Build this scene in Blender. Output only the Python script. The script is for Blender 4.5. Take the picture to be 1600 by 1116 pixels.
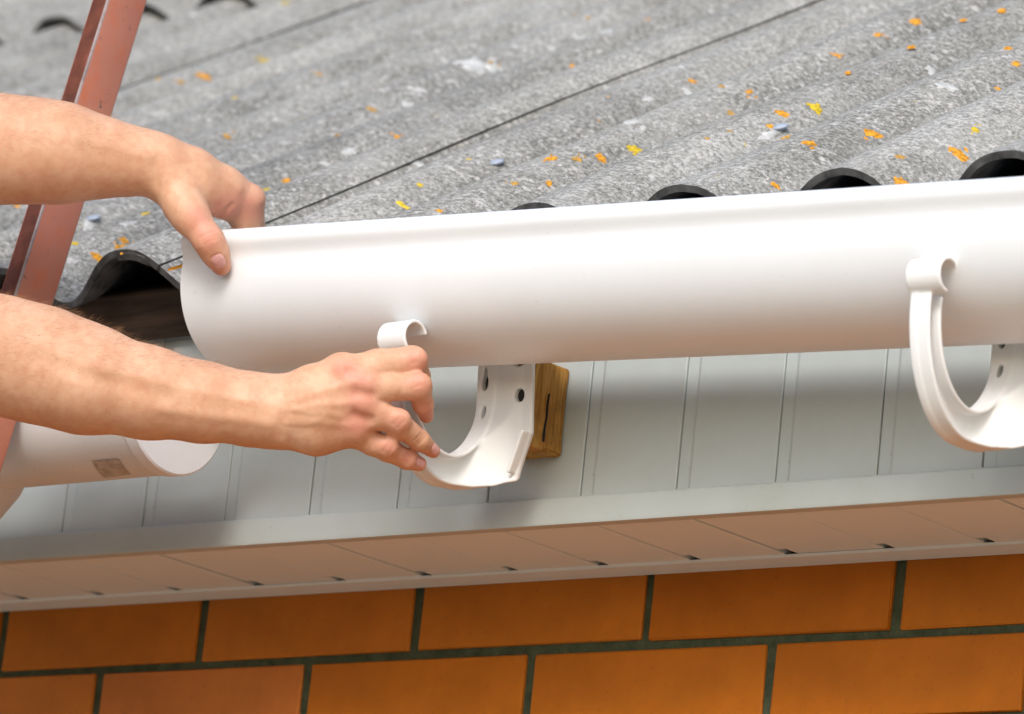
import bpy, bmesh, math, random
import numpy as np
from mathutils import Vector, Matrix

S = bpy.context.scene
COL = S.collection
for o in list(bpy.data.objects):
    bpy.data.objects.remove(o)
random.seed(7)
rng = np.random.default_rng(11)

# ------------------------------------------------------------------ camera
CAM = np.array([1.9382207, -3.0921079, -0.8367661])
PITCH, ROLL, YAW = 0.2380110818, -0.1036914148, 0.7035574598
FR = 4.83764697                                   # focal length / sensor width
def _rot():
    cx, sx = math.cos(PITCH), math.sin(PITCH)
    cy, sy = math.cos(ROLL), math.sin(ROLL)
    cz, sz = math.cos(YAW), math.sin(YAW)
    Rz = np.array([[cz, -sz, 0], [sz, cz, 0], [0, 0, 1]])
    Rx = np.array([[1, 0, 0], [0, cx, -sx], [0, sx, cx]])
    Ry = np.array([[cy, 0, sy], [0, 1, 0], [-sy, 0, cy]])
    return Rz @ Rx @ Ry
RC = _rot()                                       # columns: right, forward, up
FPX = FR * 1600.0
cam = bpy.data.cameras.new('camera')
cam.sensor_width = 36.0
cam.sensor_fit = 'HORIZONTAL'
cam.lens = FR * 36.0
cam.clip_start = 0.1
cam.clip_end = 1000.0
cam.dof.use_dof = True
cam.dof.focus_distance = 4.06
cam.dof.aperture_fstop = 10.0
cam_o = bpy.data.objects.new('camera', cam)
COL.objects.link(cam_o)
M4 = Matrix.Identity(4)
for i in range(3):
    M4[i][0] = RC[i, 0]; M4[i][1] = RC[i, 2]; M4[i][2] = -RC[i, 1]; M4[i][3] = CAM[i]
cam_o.matrix_world = M4
S.camera = cam_o

# ------------------------------------------------------------------ light
SUN_EL = math.radians(34)
SUN_AZ = math.radians(152)                        # clockwise from +Y
world = bpy.data.worlds.new('World')
S.world = world
world.use_nodes = True
wn = world.node_tree
for n in list(wn.nodes):
    wn.nodes.remove(n)
w_out = wn.nodes.new('ShaderNodeOutputWorld')
w_bg = wn.nodes.new('ShaderNodeBackground')
w_sky = wn.nodes.new('ShaderNodeTexSky')
w_sky.sky_type = 'NISHITA'
w_sky.sun_disc = False
w_sky.sun_elevation = SUN_EL
w_sky.sun_rotation = SUN_AZ
w_sky.air_density = 1.0
w_sky.dust_density = 2.0
w_sky.ozone_density = 0.6
w_hs = wn.nodes.new('ShaderNodeHueSaturation')
w_hs.inputs['Saturation'].default_value = 1.0    # high thin overcast
w_bg.inputs['Strength'].default_value = 0.125
wn.links.new(w_sky.outputs[0], w_hs.inputs['Color'])
wn.links.new(w_hs.outputs[0], w_bg.inputs['Color'])
wn.links.new(w_bg.outputs[0], w_out.inputs['Surface'])
sun = bpy.data.lights.new('sun', 'SUN')
sun.energy = 1.0
sun.angle = math.radians(18)
sun.color = (1.0, 1.0, 1.0)
sun_o = bpy.data.objects.new('sun', sun)
COL.objects.link(sun_o)
sd = Vector((math.sin(SUN_AZ) * math.cos(SUN_EL), math.cos(SUN_AZ) * math.cos(SUN_EL), math.sin(SUN_EL)))
sun_o.rotation_euler = sd.to_track_quat('Z', 'Y').to_euler()
sun_o.location = sd * 20

S.render.engine = 'CYCLES'
S.view_settings.view_transform = 'Standard'
S.view_settings.look = 'None'
S.view_settings.exposure = 0.88
S.view_settings.gamma = 1.0
S.view_settings.use_curve_mapping = False

# ------------------------------------------------------------------ helpers
def ray(u, v):
    return RC @ np.array([(u - 800) / FPX, 1.0, -(v - 558) / FPX])
def at(u, v, axis, val):
    d = ray(u, v)
    return CAM + d * (val - CAM[axis]) / d[axis]
def PC(u, v, d):                                  # camera frame point
    return np.array([(u - 800) / FPX * d, d, -(v - 558) / FPX * d])
def c2w(p):
    return np.asarray(p) @ RC.T + CAM

def tag(o, label=None, cat=None, group=None, kind=None):
    if label: o['label'] = label
    if cat: o['category'] = cat
    if group: o['group'] = group
    if kind: o['kind'] = kind
    return o
def thing(name, label, cat, loc=(0, 0, 0), group=None):
    o = bpy.data.objects.new(name, None)
    o.empty_display_size = 0.05
    COL.objects.link(o)
    o.location = loc
    return tag(o, label, cat, group)
def mesh_obj(name, verts, faces, mat, parent=None, smooth=False, angle=None):
    me = bpy.data.meshes.new(name)
    if isinstance(verts, np.ndarray): verts = verts.tolist()
    if isinstance(faces, np.ndarray): faces = faces.tolist()
    me.from_pydata(verts, [], faces)
    me.update()
    if mat: me.materials.append(mat)
    return link(name, me, parent, smooth, angle)
def link(name, me, parent=None, smooth=False, angle=None):
    if smooth:
        me.polygons.foreach_set('use_smooth', [True] * len(me.polygons))
        if angle is not None:
            me.set_sharp_from_angle(angle=math.radians(angle))
    o = bpy.data.objects.new(name, me)
    COL.objects.link(o)
    if parent: o.parent = parent
    return o
def bm_obj(name, bm, mat, parent=None, smooth=False, angle=None):
    me = bpy.data.meshes.new(name)
    bm.normal_update()
    bm.to_mesh(me)
    bm.free()
    if mat: me.materials.append(mat)
    return link(name, me, parent, smooth, angle)
def add_box(bm, x0, x1, y0, y1, z0, z1, bev=0.0, seg=2):
    vs = [bm.verts.new(p) for p in ((x0, y0, z0), (x1, y0, z0), (x1, y1, z0), (x0, y1, z0),
                                     (x0, y0, z1), (x1, y0, z1), (x1, y1, z1), (x0, y1, z1))]
    fs = [bm.faces.new([vs[i] for i in q]) for q in ((3, 2, 1, 0), (4, 5, 6, 7), (0, 1, 5, 4), (1, 2, 6, 5), (2, 3, 7, 6), (3, 0, 4, 7))]
    if bev:
        es = list({e for f in fs for e in f.edges})
        bmesh.ops.bevel(bm, geom=es, offset=bev, segments=seg, profile=0.5, affect='EDGES')
def sweep(profiles, closed_profile=True, cap=True):
    """list of equal-length point rings -> verts, faces"""
    n = len(profiles[0]); V = []; F = []
    for p in profiles: V += [tuple(q) for q in p]
    m = n if closed_profile else n - 1
    for i in range(len(profiles) - 1):
        for j in range(m):
            a = i * n + j; b = i * n + (j + 1) % n
            F.append((a, b, b + n, a + n))
    if cap and closed_profile:
        F.append(tuple(range(n - 1, -1, -1)))
        F.append(tuple(range((len(profiles) - 1) * n, len(profiles) * n)))
    return V, F

# ------------------------------------------------------------------ materials
class NT:
    def __init__(s, name):
        s.m = bpy.data.materials.new(name)
        s.m.use_nodes = True
        s.t = s.m.node_tree
        s.b = s.t.nodes['Principled BSDF']
        s.co = s.t.nodes.new('ShaderNodeTexCoord')
    def n(s, typ, **kw):
        x = s.t.nodes.new(typ)
        for k, v in kw.items():
            if k in x.inputs.keys(): x.inputs[k].default_value = v
            else: setattr(x, k, v)
        return x
    def l(s, a, b): s.t.links.new(a, b)
    def noise(s, scale, detail=4, rough=0.6, co='Object', stretch=None, dist=0.0):
        x = s.n('ShaderNodeTexNoise', Scale=scale, Detail=detail, Roughness=rough, Distortion=dist)
        if stretch:
            mp = s.n('ShaderNodeMapping'); mp.inputs['Scale'].default_value = stretch
            s.l(s.co.outputs[co], mp.inputs['Vector']); s.l(mp.outputs[0], x.inputs['Vector'])
        else:
            s.l(s.co.outputs[co], x.inputs['Vector'])
        return x.outputs['Fac']
    def ramp(s, fac, stops, interp='LINEAR'):
        r = s.n('ShaderNodeValToRGB'); e = r.color_ramp.elements; r.color_ramp.interpolation = interp
        while len(e) < len(stops): e.new(0.5)
        for i, (p, c) in enumerate(stops):
            e[i].position = p
            e[i].color = (c, c, c, 1) if isinstance(c, (int, float)) else (*c, 1)
        s.l(fac, r.inputs['Fac'])
        return r.outputs['Color']
    def mix(s, fac, a, b, mode='MIX'):
        x = s.n('ShaderNodeMix', data_type='RGBA', blend_type=mode)
        for v, k in ((fac, 0), (a, 6), (b, 7)):
            if isinstance(v, (int, float)): x.inputs[k].default_value = v
            elif isinstance(v, tuple): x.inputs[k].default_value = (*v, 1)
            else: s.l(v, x.inputs[k])
        return x.outputs[2]
    def bump(s, h, strength=0.3, dist=0.001, prev=None):
        x = s.n('ShaderNodeBump', Strength=strength, Distance=dist)
        s.l(h, x.inputs['Height'])
        if prev is not None: s.l(prev, x.inputs['Normal'])
        return x.outputs[0]
    def done(s, col=None, rough=0.5, normal=None, spec=0.5, **kw):
        if col is not None:
            if isinstance(col, tuple): s.b.inputs['Base Color'].default_value = (*col, 1)
            else: s.l(col, s.b.inputs['Base Color'])
        if isinstance(rough, (int, float)): s.b.inputs['Roughness'].default_value = rough
        else: s.l(rough, s.b.inputs['Roughness'])
        s.b.inputs['Specular IOR Level'].default_value = spec
        if normal is not None: s.l(normal, s.b.inputs['Normal'])
        for k, v in kw.items(): s.b.inputs[k.replace('_', ' ')].default_value = v
        return s.m

def mat_pvc(name, col=(0.80, 0.80, 0.79), rough=0.34, dirt=0.10, dcol=(0.42, 0.40, 0.33), scale=9, spec=0.5):
    t = NT(name)
    d = t.ramp(t.noise(scale, 5, 0.65), [(0.42, 0.0), (0.78, 1.0)])
    f = t.n('ShaderNodeMath', operation='MULTIPLY'); t.l(d, f.inputs[0]); f.inputs[1].default_value = dirt
    c = t.mix(f.outputs[0], col, dcol)
    sp = t.ramp(t.noise(220, 2, 0.5), [(0.72, 0.0), (0.76, 1.0)])
    f2 = t.n('ShaderNodeMath', operation='MULTIPLY'); t.l(sp, f2.inputs[0]); f2.inputs[1].default_value = dirt * 1.2
    c = t.mix(f2.outputs[0], c, (0.2, 0.18, 0.14))
    r = t.n('ShaderNodeMapRange'); t.l(t.noise(14, 4), r.inputs[0])
    r.inputs[3].default_value = rough - 0.05; r.inputs[4].default_value = rough + 0.09
    return t.done(c, r.outputs[0], t.bump(t.noise(30, 3), 0.05, 0.002), spec=spec)

def mat_roof():
    t = NT('weathered_fibre_cement')
    big = t.noise(2.6, 5, 0.62)
    base = t.ramp(big, [(0.30, (0.166, 0.162, 0.146)), (0.55, (0.230, 0.226, 0.204)), (0.75, (0.305, 0.300, 0.272))])
    streak = t.ramp(t.noise(16, 5, 0.65, stretch=(1.0, 0.14, 0.4)), [(0.35, 0.0), (0.7, 1.0)])
    base = t.mix(streak, base, t.mix(0.55, base, (0.30, 0.298, 0.285)))
    grit = t.ramp(t.noise(230, 6, 0.8), [(0.37, 0.30), (0.50, 1.0), (0.63, 1.9)])
    base = t.mix(0.85, base, grit, 'MULTIPLY')
    bl = t.ramp(t.noise(5.0, 5, 0.6, stretch=(1.6, 0.32, 0.0)), [(0.34, 0.70), (0.50, 1.0), (0.66, 1.30)])
    base = t.mix(0.9, base, bl, 'MULTIPLY')
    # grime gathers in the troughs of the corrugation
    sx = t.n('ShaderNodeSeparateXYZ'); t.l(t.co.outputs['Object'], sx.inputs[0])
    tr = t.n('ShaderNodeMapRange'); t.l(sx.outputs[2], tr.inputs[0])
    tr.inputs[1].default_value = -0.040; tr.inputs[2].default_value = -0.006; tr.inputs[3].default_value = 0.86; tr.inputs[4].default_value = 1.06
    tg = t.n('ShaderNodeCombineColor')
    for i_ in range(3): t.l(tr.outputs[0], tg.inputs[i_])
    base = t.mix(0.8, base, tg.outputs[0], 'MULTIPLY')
    dk = t.ramp(t.noise(60, 5, 0.75), [(0.54, 0.0), (0.66, 0.65)])
    base = t.mix(dk, base, (0.075, 0.075, 0.07))
    pw = t.ramp(t.noise(13, 6, 0.72, stretch=(1.0, 0.6, 1.0)), [(0.50, 0.0), (0.66, 0.60)])
    base = t.mix(pw, base, (0.345, 0.342, 0.322))
    cov = t.noise(6, 5, 0.68)
    def flecks(scale, lo, hi, col, cl, ch, base, rough=0.62):
        a = t.ramp(t.noise(scale, 5, rough + 0.1), [(lo, 0.0), (hi, 1.0)])
        b = t.ramp(cov, [(cl, 0.0), (ch, 1.0)])
        m = t.mix(1.0, a, b, 'MULTIPLY')
        return t.mix(m, base, col), m
    base, m1 = flecks(120, 0.565, 0.61, (0.52, 0.50, 0.48), 0.34, 0.54, base)
    base, m2 = flecks(44, 0.635, 0.67, (0.58, 0.565, 0.55), 0.38, 0.56, base)
    base, m3 = flecks(210, 0.57, 0.62, (0.46, 0.47, 0.46), 0.28, 0.50, base)
    base, m4 = flecks(48, 0.68, 0.72, (0.36, 0.30, 0.13), 0.40, 0.62, base)
    nb = t.bump(t.noise(230, 6, 0.8), 0.4, 0.0018)
    nb = t.bump(m2, 0.5, 0.0012, nb)
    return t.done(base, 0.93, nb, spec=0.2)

def mat_brick():
    t = NT('orange_facing_brick')
    oi = t.n('ShaderNodeObjectInfo')
    c = t.ramp(oi.outputs['Random'], [(0.0, (0.470, 0.134, 0.0057)), (0.35, (0.526, 0.163, 0.0103)), (0.7, (0.538, 0.170, 0.0207)), (1.0, (0.560, 0.177, 0.0437))])
    cl = t.ramp(t.noise(9, 5, 0.6), [(0.35, 0.78), (0.7, 1.18)])
    c = t.mix(0.8, c, cl, 'MULTIPLY')
    sp = t.ramp(t.noise(260, 3, 0.6), [(0.64, 0.0), (0.70, 0.5)])
    c = t.mix(sp, c, (0.17, 0.05, 0.012))
    nb = t.bump(t.noise(14, 4), 0.20, 0.004)
    nb = t.bump(t.noise(420, 4, 0.7), 0.28, 0.0008, nb)
    return t.done(c, 0.6, nb, spec=0.22)
def mat_mortar():
    t = NT('grey_green_mortar')
    c = t.ramp(t.noise(60, 5, 0.7), [(0.3, (0.042, 0.056, 0.032)), (0.7, (0.098, 0.118, 0.072))])
    return t.done(c, 0.95, t.bump(t.noise(300, 4), 0.8, 0.002), spec=0.2)
def mat_wood():
    t = NT('weathered_timber')
    w = t.noise(30, 6, 0.65, stretch=(3.0, 3.0, 0.35), dist=1.2)
    c = t.ramp(w, [(0.30, (0.22, 0.085, 0.016)), (0.5, (0.48, 0.235, 0.050)), (0.7, (0.62, 0.37, 0.10))])
    st = t.ramp(t.noise(22, 4), [(0.5, 0.0), (0.72, 0.8)])
    c = t.mix(st, c, (0.10, 0.045, 0.014))
    return t.done(c, 0.8, t.bump(w, 0.5, 0.002), spec=0.25)
def mat_dark_wood():
    t = NT('old_dark_timber')
    w = t.noise(30, 5, 0.6, stretch=(0.3, 3.0, 3.0))
    return t.done(t.ramp(w, [(0.3, (0.035, 0.024, 0.017)), (0.7, (0.095, 0.062, 0.042))]), 0.9, t.bump(w, 0.6, 0.002), spec=0.2)
def mat_red_steel():
    t = NT('red_oxide_painted_steel')
    c = t.ramp(t.noise(9, 5, 0.6), [(0.3, (0.47, 0.125, 0.058)), (0.7, (0.56, 0.175, 0.085))])
    ch = t.ramp(t.noise(55, 6, 0.75, dist=0.7), [(0.635, 0.0), (0.655, 1.0)])
    c = t.mix(ch, c, (0.085, 0.048, 0.036))
    ge = t.n('ShaderNodeNewGeometry')
    ed = t.ramp(ge.outputs['Pointiness'], [(0.515, 0.0), (0.56, 1.0)])
    wn_ = t.ramp(t.noise(38, 5, 0.7), [(0.32, 0.0), (0.5, 1.0)])
    ed = t.mix(1.0, ed, wn_, 'MULTIPLY')
    c = t.mix(ed, c, (0.30, 0.27, 0.26))
    return t.done(c, 0.55, t.bump(t.noise(120, 3), 0.15, 0.001), spec=0.4)
def mat_skin():
    t = NT('skin')
    at_ = t.n('ShaderNodeAttribute', attribute_name='flush')
    base = t.ramp(t.noise(24, 5, 0.62), [(0.28, (0.57, 0.305, 0.175)), (0.52, (0.66, 0.385, 0.240)), (0.78, (0.73, 0.46, 0.305))])
    mot = t.ramp(t.noise(110, 4, 0.65), [(0.42, 0.0), (0.70, 0.5)])
    base = t.mix(mot, base, (0.55, 0.24, 0.140))
    frk = t.ramp(t.noise(420, 2, 0.5), [(0.70, 0.0), (0.76, 0.5)])
    base = t.mix(frk, base, (0.34, 0.16, 0.09))
    f = t.n('ShaderNodeMath', operation='MULTIPLY'); t.l(at_.outputs['Fac'], f.inputs[0]); f.inputs[1].default_value = 0.62
    base = t.mix(f.outputs[0], base, (0.60, 0.225, 0.165))
    vo = t.n('ShaderNodeTexVoronoi', Scale=620.0); t.l(t.co.outputs['Object'], vo.inputs['Vector'])
    nb = t.bump(vo.outputs['Distance'], 0.20, 0.0004)
    nb = t.bump(t.noise(160, 4, 0.6), 0.16, 0.0008, nb)
    m = t.done(base, 0.50, nb, spec=0.4)
    t.b.inputs['Subsurface Weight'].default_value = 0.10
    t.b.inputs['Subsurface Radius'].default_value = (1.0, 0.35, 0.18)
    t.b.inputs['Subsurface Scale'].default_value = 0.006
    return m
def mat_simple(name, col, rough=0.6, spec=0.4, nscale=None, var=0.25, bumpd=0.001):
    t = NT(name)
    if nscale:
        nz = t.noise(nscale, 4)
        c = t.ramp(nz, [(0.3, tuple(x * (1 - var) for x in col)), (0.7, tuple(min(1, x * (1 + var)) for x in col))])
        return t.done(c, rough, t.bump(nz, 0.3, bumpd), spec=spec)
    return t.done(col, rough, spec=spec)

M = {
    'gutter': mat_pvc('white_gutter_plastic', (0.765, 0.79, 0.81), 0.36, 0.09),
    'oldgutter': mat_pvc('white_gutter_plastic_dusty', (0.70, 0.715, 0.71), 0.38, 0.25),
    'bracket': mat_pvc('white_bracket_plastic', (0.78, 0.79, 0.785), 0.38, 0.06),
    'panel': mat_pvc('white_cladding_plastic', (0.50, 0.545, 0.53), 0.42, 0.26, (0.27, 0.29, 0.17), 6, 0.45),
    'soffit': mat_pvc('white_soffit_plastic', (0.73, 0.775, 0.76), 0.45, 0.12, (0.45, 0.42, 0.34), 6, 0.4),
    'roof': mat_roof(), 'brick': mat_brick(), 'mortar': mat_mortar(), 'wood': mat_wood(), 'darkwood': mat_dark_wood(),
    'red': mat_red_steel(), 'skin': mat_skin(),
    'roofedge': mat_simple('blackened_fibre_cement', (0.085, 0.083, 0.080), 0.95, 0.1, 45, 0.65, 0.002),
    'worn': mat_simple('rubbed_bare_steel', (0.27, 0.22, 0.215), 0.5, 0.4, 40, 0.45),
    'hole_shade': mat_simple('black_hole_shade', (0.018, 0.017, 0.016), 0.6, 0.3),
    'rust_shade': mat_simple('rusty_shaded_red_paint', (0.12, 0.034, 0.018), 0.7, 0.3, 34, 0.55, 0.0006),
    'nail': mat_simple('fingernail_keratin', (0.70, 0.38, 0.35), 0.25, 0.5, 300, 0.10, 0.0003),
    'lichen_o': mat_simple('orange_lichen', (0.62, 0.285, 0.030), 0.9, 0.2, 300, 0.55, 0.002),
    'lichen_y': mat_simple('yellow_lichen', (0.58, 0.42, 0.035), 0.9, 0.2, 260, 0.4, 0.002),
    'lichen_d': mat_simple('faded_ochre_lichen', (0.46, 0.27, 0.07), 0.9, 0.2, 260, 0.4, 0.002),
    'zinc': mat_simple('galvanised_nail_head', (0.33, 0.38, 0.46), 0.45, 0.5, 200, 0.2),
    'lime': mat_simple('white_lime_runoff', (0.47, 0.475, 0.465), 0.95, 0.1, 120, 0.35),
    'void': mat_simple('dark_void_board', (0.02, 0.018, 0.016), 0.95, 0.1),
    'cord': mat_simple('dark_seam_shadow_gap', (0.03, 0.03, 0.03), 0.9, 0.1),
    'soil': mat_simple('trodden_sandy_yard_soil', (0.41, 0.335, 0.235), 0.95, 0.1, 1.3, 0.25, 0.01),
    'cloth': mat_simple('navy_cotton', (0.035, 0.05, 0.10), 0.9, 0.2, 500, 0.25, 0.001),
    'denim': mat_simple('grey_denim', (0.10, 0.11, 0.13), 0.9, 0.2, 500, 0.25, 0.001),
    'hair': mat_simple('brown_hair', (0.06, 0.032, 0.016), 0.55, 0.4, 180, 0.4, 0.003),
    'boot': mat_simple('brown_leather', (0.10, 0.055, 0.03), 0.55, 0.4, 60, 0.2, 0.001),
}
def mat_sticker():
    t = NT('barcode_sticker')
    sx = t.n('ShaderNodeSeparateXYZ'); t.l(t.co.outputs['UV'], sx.inputs[0])
    nz = t.n('ShaderNodeTexNoise', noise_dimensions='1D', Scale=1.0, Detail=0.0)
    mu = t.n('ShaderNodeMath', operation='MULTIPLY'); t.l(sx.outputs[0], mu.inputs[0]); mu.inputs[1].default_value = 46.0
    t.l(mu.outputs[0], nz.inputs['W'])
    bars = t.ramp(nz.outputs['Fac'], [(0.49, 0.0), (0.51, 1.0)])
    c = t.mix(bars, (0.20, 0.175, 0.15), (0.50, 0.45, 0.38))
    we = t.ramp(t.noise(160, 4), [(0.40, 0.0), (0.62, 0.9)])
    c = t.mix(we, c, (0.55, 0.50, 0.43))
    return t.done(c, 0.55, spec=0.35)
M['sticker'] = mat_sticker()

# ------------------------------------------------------------------ ground
g = mesh_obj('ground', [(-300, -300, -2.6), (300, -300, -2.6), (300, 300, -2.6), (-300, 300, -2.6)], [(0, 1, 2, 3)], M['soil'])
tag(g, 'sandy yard soil below the house', kind='structure')

# unseen foliage added to darken the low sky, greenery suggested by the green tint
def unseen_hedge():
    r_ = np.random.default_rng(3)
    n = 9000
    x = r_.uniform(-17, 17, n); top = 0.3 + 0.4 * np.sin(x * 0.9) + 0.5 * np.sin(x * 2.3 + 1)
    zz = -2.6 + (top + 2.6) * r_.uniform(0, 1, n) ** 0.8
    yy = -14.5 + 0.55 * np.sin(x * 1.7 + zz) + r_.normal(0, 0.35, n)
    c = np.stack([x, yy, zz], 1)
    a = r_.normal(0, 1, (n, 3)); a /= np.linalg.norm(a, axis=1)[:, None]
    b = np.cross(a, r_.normal(0, 1, (n, 3))); b /= np.linalg.norm(b, axis=1)[:, None]
    s1 = r_.uniform(0.10, 0.24, n)[:, None]
    V = np.stack([c - a * s1, c + b * s1 * 0.6, c + a * s1, c - b * s1 * 0.6], 1).reshape(-1, 3)
    F = np.arange(4 * n).reshape(n, 4)
    xs = np.linspace(-17, 17, 60)
    tp = -0.2 + 0.4 * np.sin(xs * 0.9) + 0.5 * np.sin(xs * 2.3 + 1) * 0.6
    core = np.array([(x_, y_, z_) for x_, t_ in zip(xs, tp) for y_, z_ in ((-14.8, -2.6), (-14.9, t_), (-15.6, t_), (-15.7, -2.6))])
    q = [(4 * n + 4 * i + j, 4 * n + 4 * i + j + 1, 4 * n + 4 * i + j + 5, 4 * n + 4 * i + j + 4) for i in range(59) for j in range(3)]
    o = mesh_obj('unseen_hedge', np.concatenate([V, core]), F.tolist() + q, mat_simple('hedge_leaves', (0.060, 0.085, 0.028), 0.6, 0.3, 2.0, 0.4))
    tag(o, 'unseen green foliage added across the yard to hold back low sky light', kind='stuff')
unseen_hedge()

# ------------------------------------------------------------------ brick wall
WD = 0.1796                                       # y of the brick face
wall = thing('brick_wall', 'orange brick house wall under the white soffit, with dark mortar joints', 'wall', (0, WD, -2.6))
def wchild(o): o.parent = wall; o.matrix_parent_inverse = wall.matrix_basis.inverted(); return o
bm = bmesh.new()
add_box(bm, -4.6, 2.4, WD + 0.0035, WD + 0.25, -2.6, 0.335)
wchild(bm_obj('mortar', bm, M['mortar']))
BH, PITCHZ, BL = 0.0648, 0.0724, 0.2508
def brick_mesh(seed):
    r = random.Random(seed)
    b = bmesh.new()
    add_box(b, -BL / 2, BL / 2, 0, 0.1, 0, BH, 0.0016, 1)
    for v in b.verts:
        v.co.x += r.uniform(-0.0008, 0.0008); v.co.z += r.uniform(-0.0006, 0.0006); v.co.y += r.uniform(-0.0005, 0.0005)
    me = bpy.data.meshes.new('brick'); b.normal_update(); b.to_mesh(me); b.free()
    me.materials.append(M['brick'])
    return me
brick_meshes = [brick_mesh(i) for i in range(6)]
stuff_bm = bmesh.new()
row = 0
z = -0.0602
while z > -2.6:
    off = (-1.4385 if row % 2 == 0 else -1.302)
    for i in range(-12, 15):
        xc = off + 0.2605 * i + 0.13 + random.uniform(-0.0012, 0.0012)
        if xc < -4.5 or xc > 2.3: continue
        if row < 8 and -2.3 < xc < 0.9:
            o = bpy.data.objects.new('brick', brick_meshes[random.randrange(6)])
            COL.objects.link(o)
            o.location = (xc, WD + random.uniform(-0.0008, 0.0008), z + random.uniform(-0.0006, 0.0006))
            o.rotation_euler = (0, random.uniform(-0.0015, 0.0015), random.uniform(-0.002, 0.002))
            wchild(o)
        else:
            add_box(stuff_bm, xc - BL / 2, xc + BL / 2, WD, WD + 0.05, z, z + BH)
    row += 1
    z -= PITCHZ
o = wchild(bm_obj('brick_courses', stuff_bm, M['brick'])); o['kind'] = 'stuff'

# ------------------------------------------------------------------ cladding boards (fascia and soffit)
PW = 0.0995
def board_profile():
    # (across, depth): recessed tongue groove on the left, then the face
    return [(0.0007, 0.0016), (0.0007, 0.0120), (PW - 0.0002, 0.0120), (PW - 0.0002, 0.0005), (PW - 0.0008, 0.0),
            (0.0150, 0.0), (0.0140, 0.0003), (0.0126, 0.0012), (0.0112, 0.0016)]
fascia = thing('fascia', 'white vertical board cladding on the eaves behind the gutter', 'fascia', (-0.7, 0, 0))
soffit = thing('soffit', 'white board soffit under the eaves above the brick wall', 'soffit', (-0.7, 0.09, 0))
def under(o, p):
    o.parent = p; o.matrix_parent_inverse = p.matrix_basis.inverted(); return o
pr = board_profile()
ZT, ZB = 0.207, 0.012
fm = bpy.data.meshes.new('fascia_panel')
V, F = sweep([[(a, d, ZB) for a, d in pr], [(a, d, ZT) for a, d in pr]])
fm.from_pydata(V, [], F); fm.update(); fm.materials.append(M['panel'])
for i in range(-22, 14):
    o = link('fascia_panel', fm) if i == -22 else bpy.data.objects.new('fascia_panel', fm)
    if i > -22: COL.objects.link(o)
    o.location = (-0.8958 + i * PW + random.uniform(-0.0005, 0.0005), random.uniform(-0.0006, 0.0006), random.uniform(-0.0015, 0.0015))
    under(o, fascia)
# corner trim along the bottom edge of the fascia, wrapping under the soffit
tp = [(-0.0045, 0.0205), (-0.0060, 0.0190), (-0.0062, 0.0006), (-0.0050, -0.0026), (0.0065, -0.0028), (0.0080, -0.0022), (0.0080, -0.0002), (-0.0010, 0.0004), (-0.0012, 0.0205)]
V, F = sweep([[(x, a, b) for a, b in tp] for x in np.linspace(-3.2, 0.6, 20)])
under(mesh_obj('corner_trim', V, F, M['panel'], None, True, 30), fascia)
# soffit boards: run from the fascia to the wall
sm = bpy.data.meshes.new('soffit_panel')
y0, y1, yh = 0.002, WD - 0.020, WD - 0.0430
face = [(0.0122, 0.0), (0.0150, 0.0), (PW - 0.0012, 0.0), (PW - 0.0002, 0.0006), (PW - 0.0002, 0.010), (0.0122, 0.010)]
V, F = sweep([[(a, y, d) for a, d in face] for y in (y0, y1)])
n0 = len(V)
tong = [(0.0008, 0.0010), (0.0008, 0.0115), (0.0128, 0.0115), (0.0128, 0.0010)]
V2, F2 = sweep([[(a, y, d) for a, d in tong] for y in (y0, yh)])
V += V2; F += [tuple(i + n0 for i in f) for f in F2]
sm.from_pydata(V, [], F); sm.update(); sm.materials.append(M['soffit'])
for i in range(-18, 18):
    o = bpy.data.objects.new('soffit_panel', sm)
    COL.objects.link(o)
    o.location = (-1.3880 + i * PW + random.uniform(-0.0006, 0.0006), 0, random.uniform(0, 0.0009))
    under(o, soffit)
wt = [(WD - 0.0300, 0.0004), (WD - 0.0285, -0.0018), (WD - 0.0030, -0.0030), (WD - 0.0005, -0.0030), (WD - 0.0005, 0.0004)]
V, F = sweep([[(x, a, b) for a, b in wt] for x in np.linspace(-3.2, 0.6, 20)])
under(mesh_obj('wall_trim', V, F, M['soffit'], None, True, 30), soffit)
bm = bmesh.new(); add_box(bm, -3.2, 2.4, 0.016, WD - 0.0005, 0.030, 0.042)
under(bm_obj('dark_backing', bm, M['void']), soffit)  # added dark sheet, its colour stands for shade behind the soffit holes

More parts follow.
